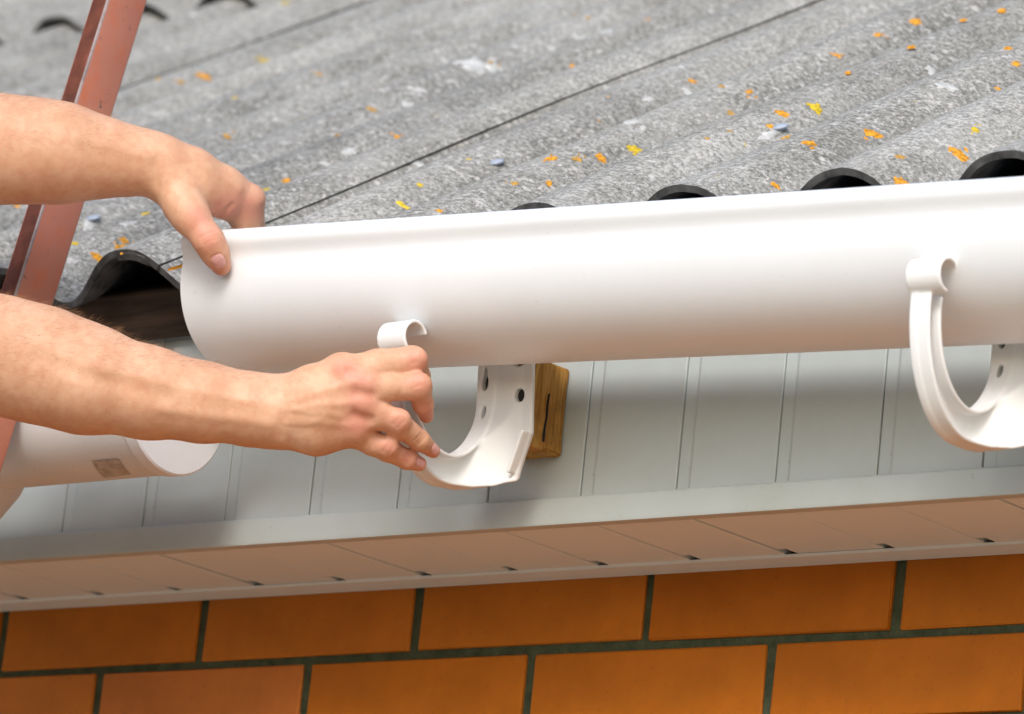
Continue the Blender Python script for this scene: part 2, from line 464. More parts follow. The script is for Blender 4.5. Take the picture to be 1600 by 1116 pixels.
# ------------------------------------------------------------------ roof
SL = 0.5270669801
WP, XR, AMP = 0.1555252, -1.0813188, 0.040
RO = np.array([0.0, -0.0811593, 0.2517086])
roof = thing('roof', 'old grey corrugated fibre cement roof with orange lichen spots', 'roof', tuple(RO))
roof.rotation_euler = (SL, 0, 0)
def wave(x, y=0.0):
    th = 2 * np.pi * (x - XR) / WP
    return AMP * (0.5 * (np.cos(th) - 1.0) + 0.14 * np.sin(th) ** 2)
def sstep(a, b, x):
    t = np.clip((x - a) / (b - a), 0, 1); return t * t * (3 - 2 * t)
def sheet(x0, x1, s0, s1, lift_r=0.0, lift_l=0.0, dz=0.0, tilt=0.0, seed=0):
    r = np.random.default_rng(seed)
    nx = int((x1 - x0) / WP * 20); ns = 26
    xs = np.linspace(x0, x1, nx + 1)
    ss = np.concatenate([np.linspace(0, 0.04, 3), np.linspace(0.04, 1, ns - 2)[1:]])
    X, T = np.meshgrid(xs, ss, indexing='ij')
    e = r.normal(0, 1, nx + 1); e = np.convolve(e, np.ones(5) / 5, 'same') * 0.0028
    Sg = s0 + T * (s1 - s0) + (1 - T) * e[:, None]
    Z = wave(X) + dz + tilt * (1 - T)
    Z = Z + lift_r * sstep(x1 - 1.1 * WP, x1 - 0.1 * WP, X) + lift_l * (1 - sstep(x0 + 0.1 * WP, x0 + 1.1 * WP, X))
    ph = r.uniform(0, 6, 4)
    Z = Z + 0.0018 * np.sin(X * 7 + ph[0]) * np.sin(Sg * 5 + ph[1]) + 0.0010 * np.sin(X * 23 + ph[2] + Sg * 9)
    # thickness along the wave's own normal
    sl = (wave(X + 1e-4) - wave(X - 1e-4)) / 2e-4
    L = np.sqrt(1 + sl * sl); th = 0.0062
    top = np.stack([X, Sg, Z], -1)
    bot = np.stack([X + sl / L * th, Sg + 0 * X, Z - th / L], -1)
    A = len(xs); B = len(ss)
    V = np.concatenate([top.reshape(-1, 3), bot.reshape(-1, 3)])
    idx = np.arange(A * B).reshape(A, B); N = A * B
    F = []
    q = np.stack([idx[:-1, :-1], idx[1:, :-1], idx[1:, 1:], idx[:-1, 1:]], -1).reshape(-1, 4)
    F += q.tolist(); F += (q[:, ::-1] + N).tolist()
    for i in range(A - 1):
        F.append((idx[i, 0] + N, idx[i + 1, 0] + N, idx[i + 1, 0], idx[i, 0]))
        F.append((idx[i, -1], idx[i + 1, -1], idx[i + 1, -1] + N, idx[i, -1] + N))
    for j in range(B - 1):
        F.append((idx[0, j], idx[0, j + 1], idx[0, j + 1] + N, idx[0, j] + N))
        F.append((idx[-1, j] + N, idx[-1, j + 1] + N, idx[-1, j + 1], idx[-1, j]))
    F = [tuple(int(k) for k in f) for f in F]
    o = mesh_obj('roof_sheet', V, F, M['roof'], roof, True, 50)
    o.data.materials.append(M['roofedge'])            # blackened cut ends and underside
    nt_ = (A - 1) * (B - 1)
    o.data.polygons.foreach_set('material_index', [0] * nt_ + [1] * (len(F) - nt_))
    return o
SEAM = XR + 0.27 * WP
SW = 7 * WP
for c, (s0, s1, dz, tl) in enumerate(((0.0, 1.90, 0.0, 0.0), (1.7677, 3.65, 0.0065, 0.012))):
    for k in range(-3, 3):
        x1 = SEAM + k * SW
        sheet(x1 - SW - 0.30 * WP, x1, s0, s1, 0.0034 if k < 2 else 0, 0.0, dz + 0.0, tl, seed=10 * c + k + 5)
# timber under the sheets
bm = bmesh.new(); add_box(bm, -4.4, 2.3, 0.030, 0.055, -0.088, -0.043, 0.002, 1)
bm_obj('eaves_batten', bm, M['darkwood'], roof)
for k in range(9):
    bm = bmesh.new(); add_box(bm, -4.17 + k * 0.62, -4.12 + k * 0.62, 0.06, 3.6, -0.19, -0.09, 0.002, 1)
    bm_obj('rafter', bm, M['darkwood'], roof)
bm = bmesh.new(); add_box(bm, -4.4, 2.3, 0.075, 3.6, -0.088, -0.075)
bm_obj('roof_underlay', bm, M['void'], roof)

cs, sn = math.cos(SL), math.sin(SL)
def roof_local(p):
    q = np.asarray(p) - RO
    return np.array([q[0], q[1] * cs + q[2] * sn, -q[1] * sn + q[2] * cs])
def roof_hit(u, v):
    a = roof_local(CAM); b = roof_local(CAM + ray(u, v)) - a
    t0 = (0.012 - a[2]) / b[2]; t1 = (-0.055 - a[2]) / b[2]
    for t in np.linspace(t0, t1, 500):
        p = a + b * t
        if p[2] <= wave(p[0]): return p
    return a + b * t1
def patch(name, u, v, rx, ry, h, mat, seed, ang=0.0):
    r = random.Random(seed)
    p = roof_hit(u, v); n = 22
    V = []; F = []
    ph_ = [r.uniform(0, 6.3) for _ in range(3)]
    rad = [1 + 0.26 * math.sin(2 * math.pi * k / n * 2 + ph_[0]) + 0.20 * math.sin(2 * math.pi * k / n * 5 + ph_[1]) + r.uniform(-0.22, 0.22) for k in range(n)]
    for ring, (f, hh) in enumerate(((1.0, -0.0006), (0.86, h * 0.75), (0.45, h))):
        for k in range(n):
            a = 2 * math.pi * k / n
            dx, dy = rx * f * rad[k] * math.cos(a), ry * f * rad[k] * math.sin(a)
            dx, dy = dx * math.cos(ang) - dy * math.sin(ang), dx * math.sin(ang) + dy * math.cos(ang)
            x, y = p[0] + dx, p[1] + dy
            V.append((x, y, float(p[2] + wave(x) - wave(p[0])) + hh * r.uniform(0.7, 1.3)))
    V.append((p[0], p[1], p[2] + h))
    for g_ in range(2):
        for k in range(n):
            F.append((g_ * n + k, g_ * n + (k + 1) % n, (g_ + 1) * n + (k + 1) % n, (g_ + 1) * n + k))
    for k in range(n): F.append((2 * n + k, 2 * n + (k + 1) % n, 3 * n))
    return mesh_obj(name, V, F, M[mat], roof, True, 60)
LICHEN_O = [(80,33),(302,85),(318,119),(622,216),(448,284),(195,377),(187,389),(152,402),(278,418),(687,331),(1175,18),(1012,32),(1431,34),
    (1505,32),(1566,17),(1372,55),(1424,74),(1307,87),(1325,114),(1575,76),(1588,101),(1561,141),(895,106),(954,119),(1082,128),(951,153),
    (1171,145),(759,186),(1222,178),(1203,198),(1264,224),(1364,210),(1499,242),(939,247),(862,248),(858,287),(990,288),(916,308),(1212,290),(1408,285),(28,323)]
LICHEN_Y = [(389,69),(413,95),(367,154),(418,299),(227,335),(117,381),(656,290),(637,327),(446,4),(722,87),(1014,65),(1274,169),(1524,204),(990,233),(720,229),(734,251),(1164,228)]
LICHEN_D = [(293,205),(355,213),(527,212),(499,116),(580,171),(13,79),(247,124),(282,128),(540,276),(897,24),(919,29),(1122,56),(767,98),(1127,135),
    (790,165),(936,191),(1144,180),(1141,207),(1105,218),(1229,215),(1406,246),(902,249),(1040,253),(804,287),(871,135)]
k = 0
big = {(637,327): (2.3, 0.9), (759,186): (1.9, 1.0), (1364,210): (1.3, 1.3), (1499,242): (1.4, 1.2), (278,418): (1.2, 1.3), (318,119): (1.5, 1.2), (990,288): (0.9, 1.8), (720,229): (1.9, .9), (389,69): (1.9, 1.0), (152,402): (1.1, 1.2), (1408,285): (1.4, 1.0)}
for lst, mt, base in ((LICHEN_O, 'lichen_o', 0.0040), (LICHEN_Y, 'lichen_y', 0.0042), (LICHEN_D, 'lichen_d', 0.0033)):
    for (u, v) in lst:
        a, b = big.get((u, v), (1.0, 1.0))
        s = base * random.uniform(0.62, 1.15)
        patch('lichen', u, v, s * a, s * b * 1.35, 0.0013, mt, k, random.uniform(-0.3, 0.3)); k += 1
        for _ in range(random.choice((0, 0, 1, 2, 3))):   # small satellite spots
            q = s * random.uniform(0.22, 0.42)
            patch('lichen', u + random.uniform(-16, 16), v + random.uniform(-8, 8), q, q * 1.4, 0.0008, mt, k); k += 1
# flat white crustose lichen flakes
for (u, v, s) in ((740,100,.013),(720,97,.008),(948,50,.009),(905,60,.005),(1058,106,.006),(845,198,.008),(655,258,.006),(545,238,.006),(575,252,.005),(838,200,.006),(770,105,.008),(915,100,.006),(1075,145,.005),(1010,155,.006),(985,190,.007),(640,165,.006),(600,140,.005),(505,258,.006),(200,350,.006),(1480,135,.008),(1120,245,.005),(1455,110,.005)):
    patch('pale_lichen', u, v, s, s * 1.2, 0.0008, 'lime', k); k += 1
# roofing nails with lime run-off below each
for (u, v, du, dv) in ((776, 257, -14, 10), (1219, 202, -30, 15), (146, 344, -16, 12)):
    p = roof_hit(u, v)
    bm = bmesh.new()
    bmesh.ops.create_uvsphere(bm, u_segments=14, v_segments=8, radius=1.0)
    for w in bm.verts: w.co = (w.co.x * 0.0078, w.co.y * 0.0078, w.co.z * 0.0028)
    o = bm_obj('roofing_nail', bm, M['zinc'], roof, True)
    o.location = (p[0], p[1], p[2] + 0.0018)
    p2 = roof_hit(u + du, v + dv)
    d = p2 - p; L = math.hypot(d[0], d[1])
    patch('lime_streak', u + du * 0.5, v + dv * 0.5, L * 0.62, 0.0035, 0.0010, 'lime', k, math.atan2(d[1], d[0])); k += 1

# ------------------------------------------------------------------ gutters
def gutter_profile(R, phi, bead=0.008, th=0.0024):
    """outer+inner loop in (y,z), centre 0; phi = lift of the front lip above horizontal. Front is -y."""
    pts = []
    bc = np.array([-math.cos(phi), math.sin(phi)]) * (R - 0.0010)
    # outer arc from the back edge through the bottom to the bead
    a0 = phi - math.pi
    outer = []
    for t in np.linspace(0, 1, 90):
        a = a0 + t * (math.pi - bead / R * 1.25)
        outer.append(np.array([-math.cos(a), math.sin(a)]) * R)
    # bead: starts on its outer lower side, over the top, to the inside
    st = math.atan2(-math.cos(phi), -math.sin(phi) * 1.0)
    base = math.atan2(math.sin(phi), -math.cos(phi))         # radial direction angle
    for t in np.linspace(0, 1, 30):
        a = base + math.radians(66) - t * math.radians(290)
        outer.append(bc + bead * np.array([math.cos(a), math.sin(a)]))
    outer = np.array(outer)
    sm_ = outer.copy()
    for _ in range(4):
        sm_[82:98] = (sm_[81:97] + 2 * sm_[82:98] + sm_[83:99]) / 4
    outer = sm_
    inner = []
    for t in np.linspace(1, 0, 70):
        a = a0 + t * (math.pi - bead / R * 1.5)
        inner.append(np.array([-math.cos(a), math.sin(a)]) * (R - th))
    return np.concatenate([outer, np.array(inner)])
GR, GY, GPHI = 0.070, -0.112, math.radians(22.2)
def gz(x): return 0.179 - 0.0415 * (x + 0.62)
GX0, GX1 = -0.905, 1.6
gut = thing('gutter', 'long white plastic roof gutter held up at its left end by a hand', 'gutter', (GX0, GY, gz(GX0)))
pf = gutter_profile(GR, GPHI, 0.0112)
xs = [GX0, GX0 + 0.001] + list(np.linspace(GX0, GX1, 60)[1:])
V, F = sweep([[(x, GY + a, gz(x) + b) for a, b in pf] for x in xs])
under(mesh_obj('channel', V, F, M['gutter'], None, True, 50), gut)

# short installed gutter at the lower left, with end cap
SX, SY, SZ, SR = -0.945, -0.128, 0.0905, 0.058
sg = thing('gutter', 'short white gutter end with flat end cap below the right forearm', 'gutter', (SX, SY, SZ))
pf2 = gutter_profile(SR, math.radians(2), 0.007)
V, F = sweep([[(x, SY + a, SZ + b + 0.006 * (x - SX)) for a, b in pf2] for x in np.linspace(-3.0, SX, 40)])
under(mesh_obj('channel', V, F, M['oldgutter'], None, True, 50), sg)
cap = [(SR + 0.0018) * np.array([math.cos(a), math.sin(a)]) for a in np.linspace(math.pi, 2 * math.pi, 60)]
cap2 = [(SR + 0.0002) * np.array([math.cos(a), math.sin(a)]) for a in np.linspace(math.pi, 2 * math.pi, 60)]
rings = [[(SX - 0.010, SY + c[0], SZ + c[1]) for c in cap], [(SX + 0.0022, SY + c[0], SZ + c[1]) for c in cap], [(SX + 0.0036, SY + c[0], SZ + c[1]) for c in cap2]]
V, F = sweep(rings)
under(mesh_obj('end_cap', V, F, M['gutter'], None, True, 35), sg)
# barcode sticker on the front of the short gutter
pts = []
def sg_pt(u, v):
    d = ray(u, v)
    # hit cylinder y,z
    oy, oz = CAM[1] - SY, CAM[2] - SZ
    R = SR + 0.0005
    A = d[1] ** 2 + d[2] ** 2; B = oy * d[1] + oz * d[2]; Cc = oy * oy + oz * oz - R * R
    t = (-B - math.sqrt(max(B * B - A * Cc, 0))) / A
    return CAM + d * t
V = []; F = []; uv = []
c00, c10, c01, c11 = sg_pt(143, 719), sg_pt(186, 717), sg_pt(163, 746), sg_pt(205, 741)
for j in range(9):
    for i in range(7):
        a, b = i / 6, j / 8
        x = (c00[0] * (1 - a) + c10[0] * a) * (1 - b) + (c01[0] * (1 - a) + c11[0] * a) * b
        def ang(c): return math.atan2(c[2] - SZ, c[1] - SY)
        an = (ang(c00) * (1 - a) + ang(c10) * a) * (1 - b) + (ang(c01) * (1 - a) + ang(c11) * a) * b
        V.append((x, SY + (SR + 0.0006) * math.cos(an), SZ + 0.006 * (x - SX) + (SR + 0.0006) * math.sin(an))); uv.append((a, b))
for j in range(8):
    for i in range(6):
        F.append((j * 7 + i, j * 7 + i + 1, j * 7 + i + 8, j * 7 + i + 7))
st = under(mesh_obj('barcode_sticker', V, F, M['sticker'], None, True), sg)
ul = st.data.uv_layers.new(name='UVMap')
for lp in st.data.loops: ul.data[lp.index].uv = uv[lp.vertex_index]
# drop outlet of the short gutter
oc = at(-60, 770, 1, SY)
rings = []
for zz, rr in ((0.052, 0.054), (0.040, 0.054), (0.034, 0.052), (0.004, 0.033), (0.0, 0.032), (-0.05, 0.032)):
    rings.append([(oc[0] + rr * math.cos(a), SY + rr * math.sin(a), zz) for a in np.linspace(0, 2 * math.pi, 40, endpoint=False)])
V, F = sweep(rings)
under(mesh_obj('outlet', V, F, M['oldgutter'], None, True, 40), sg)

# ------------------------------------------------------------------ SDF toolkit
def surface_nets(Fd, org, h):
    ins = Fd < 0
    nx, ny, nz = Fd.shape
    def c(i, j, k): return Fd[i:nx - 1 + i, j:ny - 1 + j, k:nz - 1 + k]
    cnt = np.zeros((nx - 1, ny - 1, nz - 1), np.int8)
    for i in (0, 1):
        for j in (0, 1):
            for k in (0, 1): cnt += ins[i:nx - 1 + i, j:ny - 1 + j, k:nz - 1 + k]
    act = (cnt > 0) & (cnt < 8)
    I, J, K = np.nonzero(act)
    vid = np.full(act.shape, -1, np.int64); vid[I, J, K] = np.arange(len(I))
    acc = np.zeros((len(I), 3)); num = np.zeros(len(I))
    cor = [(i, j, k) for i in (0, 1) for j in (0, 1) for k in (0, 1)]
    for a in cor:
        for ax in range(3):
            if a[ax] == 1: continue
            b = list(a); b[ax] = 1
            fa = Fd[I + a[0], J + a[1], K + a[2]].astype(float); fb = Fd[I + b[0], J + b[1], K + b[2]].astype(float)
            m = (fa < 0) != (fb < 0)
            t = np.where(m, fa / np.where(fa == fb, 1, fa - fb), 0)
            p = np.array(a, float)[None, :].repeat(len(I), 0); p[:, ax] += t
            acc[m] += p[m]; num[m] += 1
    V = (np.stack([I, J, K], 1) + acc / num[:, None]) * h + org
    Q = []
    for ax in range(3):
        o1, o2 = [(1, 2), (2, 0), (0, 1)][ax]
        sl0 = [slice(None)] * 3; sl1 = [slice(None)] * 3
        sl0[ax] = slice(0, -1); sl1[ax] = slice(1, None)
        A = ins[tuple(sl0)]; B = ins[tuple(sl1)]
        E = np.nonzero(A != B)
        E = np.stack(E, 1)
        ok = (E[:, o1] > 0) & (E[:, o2] > 0) & (E[:, o1] < Fd.shape[o1] - 1) & (E[:, o2] < Fd.shape[o2] - 1)
        E = E[ok]
        def vv(d1, d2):
            e = E.copy(); e[:, o1] -= d1; e[:, o2] -= d2
            return vid[e[:, 0], e[:, 1], e[:, 2]]
        q = np.stack([vv(1, 1), vv(0, 1), vv(0, 0), vv(1, 0)], 1)
        fl = ~A[E[:, 0], E[:, 1], E[:, 2]]
        q[fl] = q[fl][:, ::-1]
        Q.append(q)
    return V, np.concatenate(Q)

class Field:
    def __init__(s, lo, hi, h):
        s.h = h; s.o = np.array(lo, float)
        n = np.ceil((np.array(hi) - s.o) / h).astype(int) + 1
        s.ax = [(s.o[i] + np.arange(n[i]) * h).astype(np.float32) for i in range(3)]
        s.F = np.full(tuple(n), 0.03, np.float32)
    def sub(s, lo, hi):
        sl = []
        for i in range(3):
            a = int(np.clip((lo[i] - s.o[i]) / s.h, 0, len(s.ax[i]))); b = int(np.clip((hi[i] - s.o[i]) / s.h + 2, 0, len(s.ax[i])))
            sl.append(slice(a, b))
        return tuple(sl)
    def grid(s, sl):
        return s.ax[0][sl[0]][:, None, None], s.ax[1][sl[1]][None, :, None], s.ax[2][sl[2]][None, None, :]
    def cone(s, a, ra, b, rb, k=0.008, squash=None):
        a = np.asarray(a, np.float32); b = np.asarray(b, np.float32); m = max(ra, rb) + k + 0.012
        sl = s.sub(np.minimum(a, b) - m, np.maximum(a, b) + m)
        if min(s.F[sl].shape) == 0: return
        x, y, z = s.grid(sl)
        ba = b - a; L = float(ba @ ba) + 1e-12
        px, py, pz = x - a[0], y - a[1], z - a[2]
        t = np.clip((px * ba[0] + py * ba[1] + pz * ba[2]) / L, 0, 1)
        d = np.sqrt((px - t * ba[0]) ** 2 + (py - t * ba[1]) ** 2 + (pz - t * ba[2]) ** 2) - (ra + (rb - ra) * t)
        s.smin(sl, d, k)
    def ell(s, c, r, k=0.008):
        c = np.asarray(c, np.float32); r = np.asarray(r, np.float32)
        sl = s.sub(c - r - k - 0.01, c + r + k + 0.01)
        if min(s.F[sl].shape) == 0: return
        x, y, z = s.grid(sl)
        k0 = np.sqrt(((x - c[0]) / r[0]) ** 2 + ((y - c[1]) / r[1]) ** 2 + ((z - c[2]) / r[2]) ** 2)
        s.smin(sl, (k0 - 1) * float(r.min()), k)
    def smin(s, sl, d, k):
        F = s.F[sl]
        hh = np.maximum(k - np.abs(F - d), 0) / k
        s.F[sl] = np.minimum(F, d) - hh * hh * k * 0.25
    def bump(s, pts, w, amp):
        pts = [np.asarray(p, np.float32) for p in pts]
        if len(pts) == 1: pts = pts * 2
        P = np.array(pts); m = 3 * w
        sl = s.sub(P.min(0) - m, P.max(0) + m)
        if min(s.F[sl].shape) == 0: return
        x, y, z = s.grid(sl); best = None
        for a, b in zip(pts[:-1], pts[1:]):
            ba = b - a; L = float(ba @ ba) + 1e-12
            px, py, pz = x - a[0], y - a[1], z - a[2]
            t = np.clip((px * ba[0] + py * ba[1] + pz * ba[2]) / L, 0, 1)
            d = (px - t * ba[0]) ** 2 + (py - t * ba[1]) ** 2 + (pz - t * ba[2]) ** 2
            best = d if best is None else np.minimum(best, d)
        s.F[sl] += (amp * np.exp(-best / (w * w))).astype(np.float32)
    def val(s, p):
        i = [(p[a] - s.o[a]) / s.h for a in range(3)]
        b = [int(np.clip(math.floor(q), 0, s.F.shape[a] - 2)) for a, q in enumerate(i)]
        f = [min(max(i[a] - b[a], 0), 1) for a in range(3)]
        r = 0.0
        for dx in (0, 1):
            for dy in (0, 1):
                for dz in (0, 1):
                    r += float(s.F[b[0] + dx, b[1] + dy, b[2] + dz]) * (f[0] if dx else 1 - f[0]) * (f[1] if dy else 1 - f[1]) * (f[2] if dz else 1 - f[2])
        return r
    def grad(s, p):
        e = s.h * 1.5
        g_ = np.array([s.val(p + np.eye(3)[i] * e) - s.val(p - np.eye(3)[i] * e) for i in range(3)])
        return g_ / (np.linalg.norm(g_) + 1e-9)
    def surf(s, u, v):
        d = s.ax[1][0]
        while d < s.ax[1][-1]:
            p = PC(u, v, d)
            if s.val(p) < 0: return p
            d += s.h * 0.4
        return PC(u, v, float(s.ax[1][len(s.ax[1]) // 2]))

# ------------------------------------------------------------------ gutter brackets
def poly_dist(py, pz, pts):
    best = None
    for a, b in zip(pts[:-1], pts[1:]):
        bx, bz = b[0] - a[0], b[1] - a[1]; L = bx * bx + bz * bz + 1e-12
        t = np.clip(((py - a[0]) * bx + (pz - a[1]) * bz) / L, 0, 1)
        d = np.sqrt((py - a[0] - t * bx) ** 2 + (pz - a[1] - t * bz) ** 2)
        best = d if best is None else np.minimum(best, d)
    return best
def poly_sdf(py, pz, pts):
    d = poly_dist(py, pz, pts + pts[:1])
    ins = np.zeros(np.broadcast(py, pz).shape, bool)
    n = len(pts)
    for i in range(n):
        a, b = pts[i], pts[(i + 1) % n]
        cnd = (a[1] > pz) != (b[1] > pz)
        xx = (b[0] - a[0]) * (pz - a[1]) / ((b[1] - a[1]) or 1e-12) + a[0]
        ins ^= cnd & (py < xx)
    return np.where(ins, -d, d)
def smin2(a, b, k):
    h = np.maximum(k - np.abs(a - b), 0) / k
    return np.minimum(a, b) - h * h * k * 0.25
def smax2(a, b, k): return -smin2(-a, -b, k)
PY = -0.055                                       # front face of the back plate
def bracket_mesh():
    # local frame: x from the web outward, y/z as in the place; origin (0,0,0) = (web x, 0, 0)
    h = 0.00085
    X = np.arange(-0.004, 0.066, h); Y = np.arange(-0.190, -0.040, h); Z = np.arange(0.000, 0.150, h)
    y2, z2 = Y[:, None], Z[None, :]
    cy, cz = -0.1045, 0.106
    inner = [(cy - 0.0505 * math.cos(t), cz - 0.0680 * math.sin(t)) for t in np.linspace(0.0, math.pi * 0.90, 40)]
    inner = [(-0.1545, 0.112)] + inner + [(-0.0550, 0.110), (-0.0540, 0.150)]
    outer = [(cy - 0.0645 * math.cos(t), cz - 0.0905 * math.sin(t)) for t in np.linspace(0.0, math.pi * 0.51, 34)]
    outer = [(-0.1685, 0.114)] + outer + [(-0.086, 0.0152), (-0.070, 0.0175), (-0.056, 0.0235)]
    th = 0.0030
    din = poly_dist(y2, z2, inner) - th / 2
    dout = poly_dist(y2, z2, outer) - th / 2
    web = poly_sdf(y2, z2, outer + [(-0.054, 0.10)] + inner[::-1])
    x = X[:, None, None].astype(np.float32)
    din, dout, web = [a[None].astype(np.float32) for a in (din, dout, web)]
    FW = 0.0165
    fx = np.abs(x - FW / 2) - FW / 2
    bl0 = np.clip((Y + 0.105) / 0.048, 0, 1)[None, :, None].astype(np.float32)
    FO = FW + 0.0265 * bl0 ** 1.6
    d = smax2(dout, np.abs(x - FO / 2) - FO / 2, 0.0012)
    d = smin2(d, smax2(din, fx, 0.0012), 0.002)
    d = smin2(d, smax2(web, np.abs(x - 0.0016) - 0.0016, 0.0008), 0.004)
    # web fillet that spreads over the plate at the back
    bl = np.clip((Y + 0.098) / 0.042, 0, 1)[None, :, None].astype(np.float32)
    wx = 0.0016 + 0.020 * bl ** 2.2
    d = smin2(d, smax2(web, np.abs(x - wx / 1) - wx, 0.002) , 0.004)
    # back plate, chamfered lower corner
    px, pz = X[:, None], Z[None, :]
    plate = poly_sdf(px, pz, [(0.0, 0.143), (0.056, 0.143), (0.0575, 0.060), (0.0425, 0.0245), (0.0, 0.0240)])
    yy = Y[None, :, None].astype(np.float32)
    pl = smax2(plate[:, None, :].astype(np.float32), np.abs(yy - (PY + 0.002)) - 0.0022, 0.0012)
    d = smin2(d, pl, 0.007)
    # rim along the chamfer
    rim = poly_dist(px, pz, [(0.0565, 0.060), (0.0430, 0.0285)])[:, None, :].astype(np.float32) - 0.0016
    d = smin2(d, smax2(rim, np.abs(yy - (PY - 0.005)) - 0.006, 0.001), 0.003)
    # hook curl
    hc = (-0.1640, 0.1265); hr = 0.0128
    ang = np.radians(np.linspace(262, 22, 40))
    hk = [(hc[0] - hr * math.cos(a + math.pi), hc[1] + hr * math.sin(a)) for a in ang]
    hk = [(hc[0] + hr * math.cos(a), hc[1] + hr * math.sin(a)) for a in ang]
    dh = poly_dist(y2, z2, hk)[None].astype(np.float32) - 0.0015
    d = smin2(d, smax2(dh, np.abs(x - 0.0128) - 0.0155, 0.001), 0.0022)
    # holes through the plate
    def hole(x0, z0, rx, rz):
        q = (np.sqrt(((X[:, None] - x0) / rx) ** 2 + ((Z[None, :] - z0) / rz) ** 2) - 1) * min(rx, rz)
        return np.maximum(q[:, None, :], np.abs(yy - PY) - 0.02).astype(np.float32)
    for x0, z0, rx, rz in ((0.0063, 0.106, 0.0036, 0.0070), (0.0063, 0.1135, 0.0022, 0.0060), (0.0075, 0.0805, 0.0026, 0.0054), (0.0440, 0.0925, 0.0046, 0.0056), (0.0420, 0.1195, 0.0055, 0.0026)):
        d = smax2(d, -hole(x0, z0, rx, rz), 0.0008)
    V, Q = surface_nets(d, np.array([X[0], Y[0], Z[0]]), h)
    me = bpy.data.meshes.new('bracket')
    me.from_pydata(V.tolist(), [], Q.tolist()); me.update()
    me.materials.append(M['bracket'])
    me.polygons.foreach_set('use_smooth', [True] * len(me.polygons))
    return me
bme = bracket_mesh()
b1 = bpy.data.objects.new('gutter_bracket', bme); COL.objects.link(b1)
b1.location = (-0.142, -0.020, -0.0063)
tag(b1, 'white hooked gutter bracket at the right, in front of the gutter, no hand on it', 'bracket', 'gutter brackets on the eaves')
b2 = bpy.data.objects.new('gutter_bracket', bme); COL.objects.link(b2)
tag(b2, 'white hooked gutter bracket gripped by the fingers beside the wooden block', 'bracket', 'gutter brackets on the eaves')
PIV = Vector((0, -0.052, 0.060)); TL = 0.10
TZ = -0.06
b2.rotation_euler = (TL, 0, TZ)
b2.location = Vector((-0.664, 0, 0.002)) + PIV - Matrix.Rotation(TZ, 3, 'Z') @ Matrix.Rotation(TL, 3, 'X') @ PIV

# added dark discs that stand for the shade inside empty plate holes
def hole_shade_mesh(rx, rz):
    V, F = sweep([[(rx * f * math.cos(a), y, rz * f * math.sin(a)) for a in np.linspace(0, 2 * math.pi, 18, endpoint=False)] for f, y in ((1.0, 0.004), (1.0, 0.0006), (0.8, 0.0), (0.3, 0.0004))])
    me = bpy.data.meshes.new('hole_shade'); me.from_pydata(V, [], F); me.update(); me.materials.append(M['hole_shade']); return me
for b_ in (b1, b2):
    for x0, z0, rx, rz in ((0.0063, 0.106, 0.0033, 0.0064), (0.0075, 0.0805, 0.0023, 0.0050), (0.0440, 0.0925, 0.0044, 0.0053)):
        o = bpy.data.objects.new('hole_shade', hole_shade_mesh(rx, rz)); COL.objects.link(o)
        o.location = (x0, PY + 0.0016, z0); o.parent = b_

# ------------------------------------------------------------------ wooden blocks behind the brackets
def block(x0, x1, z0, z1, y0, label, seed):
    bm = bmesh.new()
    add_box(bm, 0, x1 - x0, y0, -0.0012, 0, z1 - z0, 0.0022, 2)
    bmesh.ops.subdivide_edges(bm, edges=bm.edges[:], cuts=2, use_grid_fill=True)
    r = random.Random(seed)
    for v in bm.verts:
        v.co += Vector((r.uniform(-1, 1), 0.4 * r.uniform(-1, 1), r.uniform(-1, 1))) * 0.0007
    t = thing('wooden_block', label, 'wooden block', (x0, 0, z0), 'blocks behind the brackets')
    bm_obj('timber', bm, M['wood'], t, True, 35)
    bm = bmesh.new()
    w = x1 - x0
    yc = y0 * 0.52
    prev = None
    pts = [(yc + 0.001, 0.048), (yc + 0.0002, 0.038), (yc + 0.0008, 0.028), (yc - 0.0004, 0.018), (yc - 0.0002, 0.007)]
    for (a, b), (c, d) in zip(pts[:-1], pts[1:]):
        vs = [bm.verts.new((w + dx, y, z_)) for dx in (-0.002, 0.0014) for y, z_ in ((a - 0.0004, b), (a + 0.0004, b), (c + 0.0005, d), (c - 0.0005, d))]
        for q in ((3, 2, 1, 0), (4, 5, 6, 7), (0, 1, 5, 4), (1, 2, 6, 5), (2, 3, 7, 6), (3, 0, 4, 7)): bm.faces.new([vs[i] for i in q])
    bm_obj('crack', bm, M['cord'], t)
    return t
block(-0.6655, -0.6195, 0.056, 0.131, -0.0515, 'brown weathered wooden block with a dark crack, on the white boards behind the gripped bracket', 3)
block(-0.132, -0.0950, 0.036, 0.120, -0.0675, 'wooden block behind the back plate of the bracket at the right edge', 5)

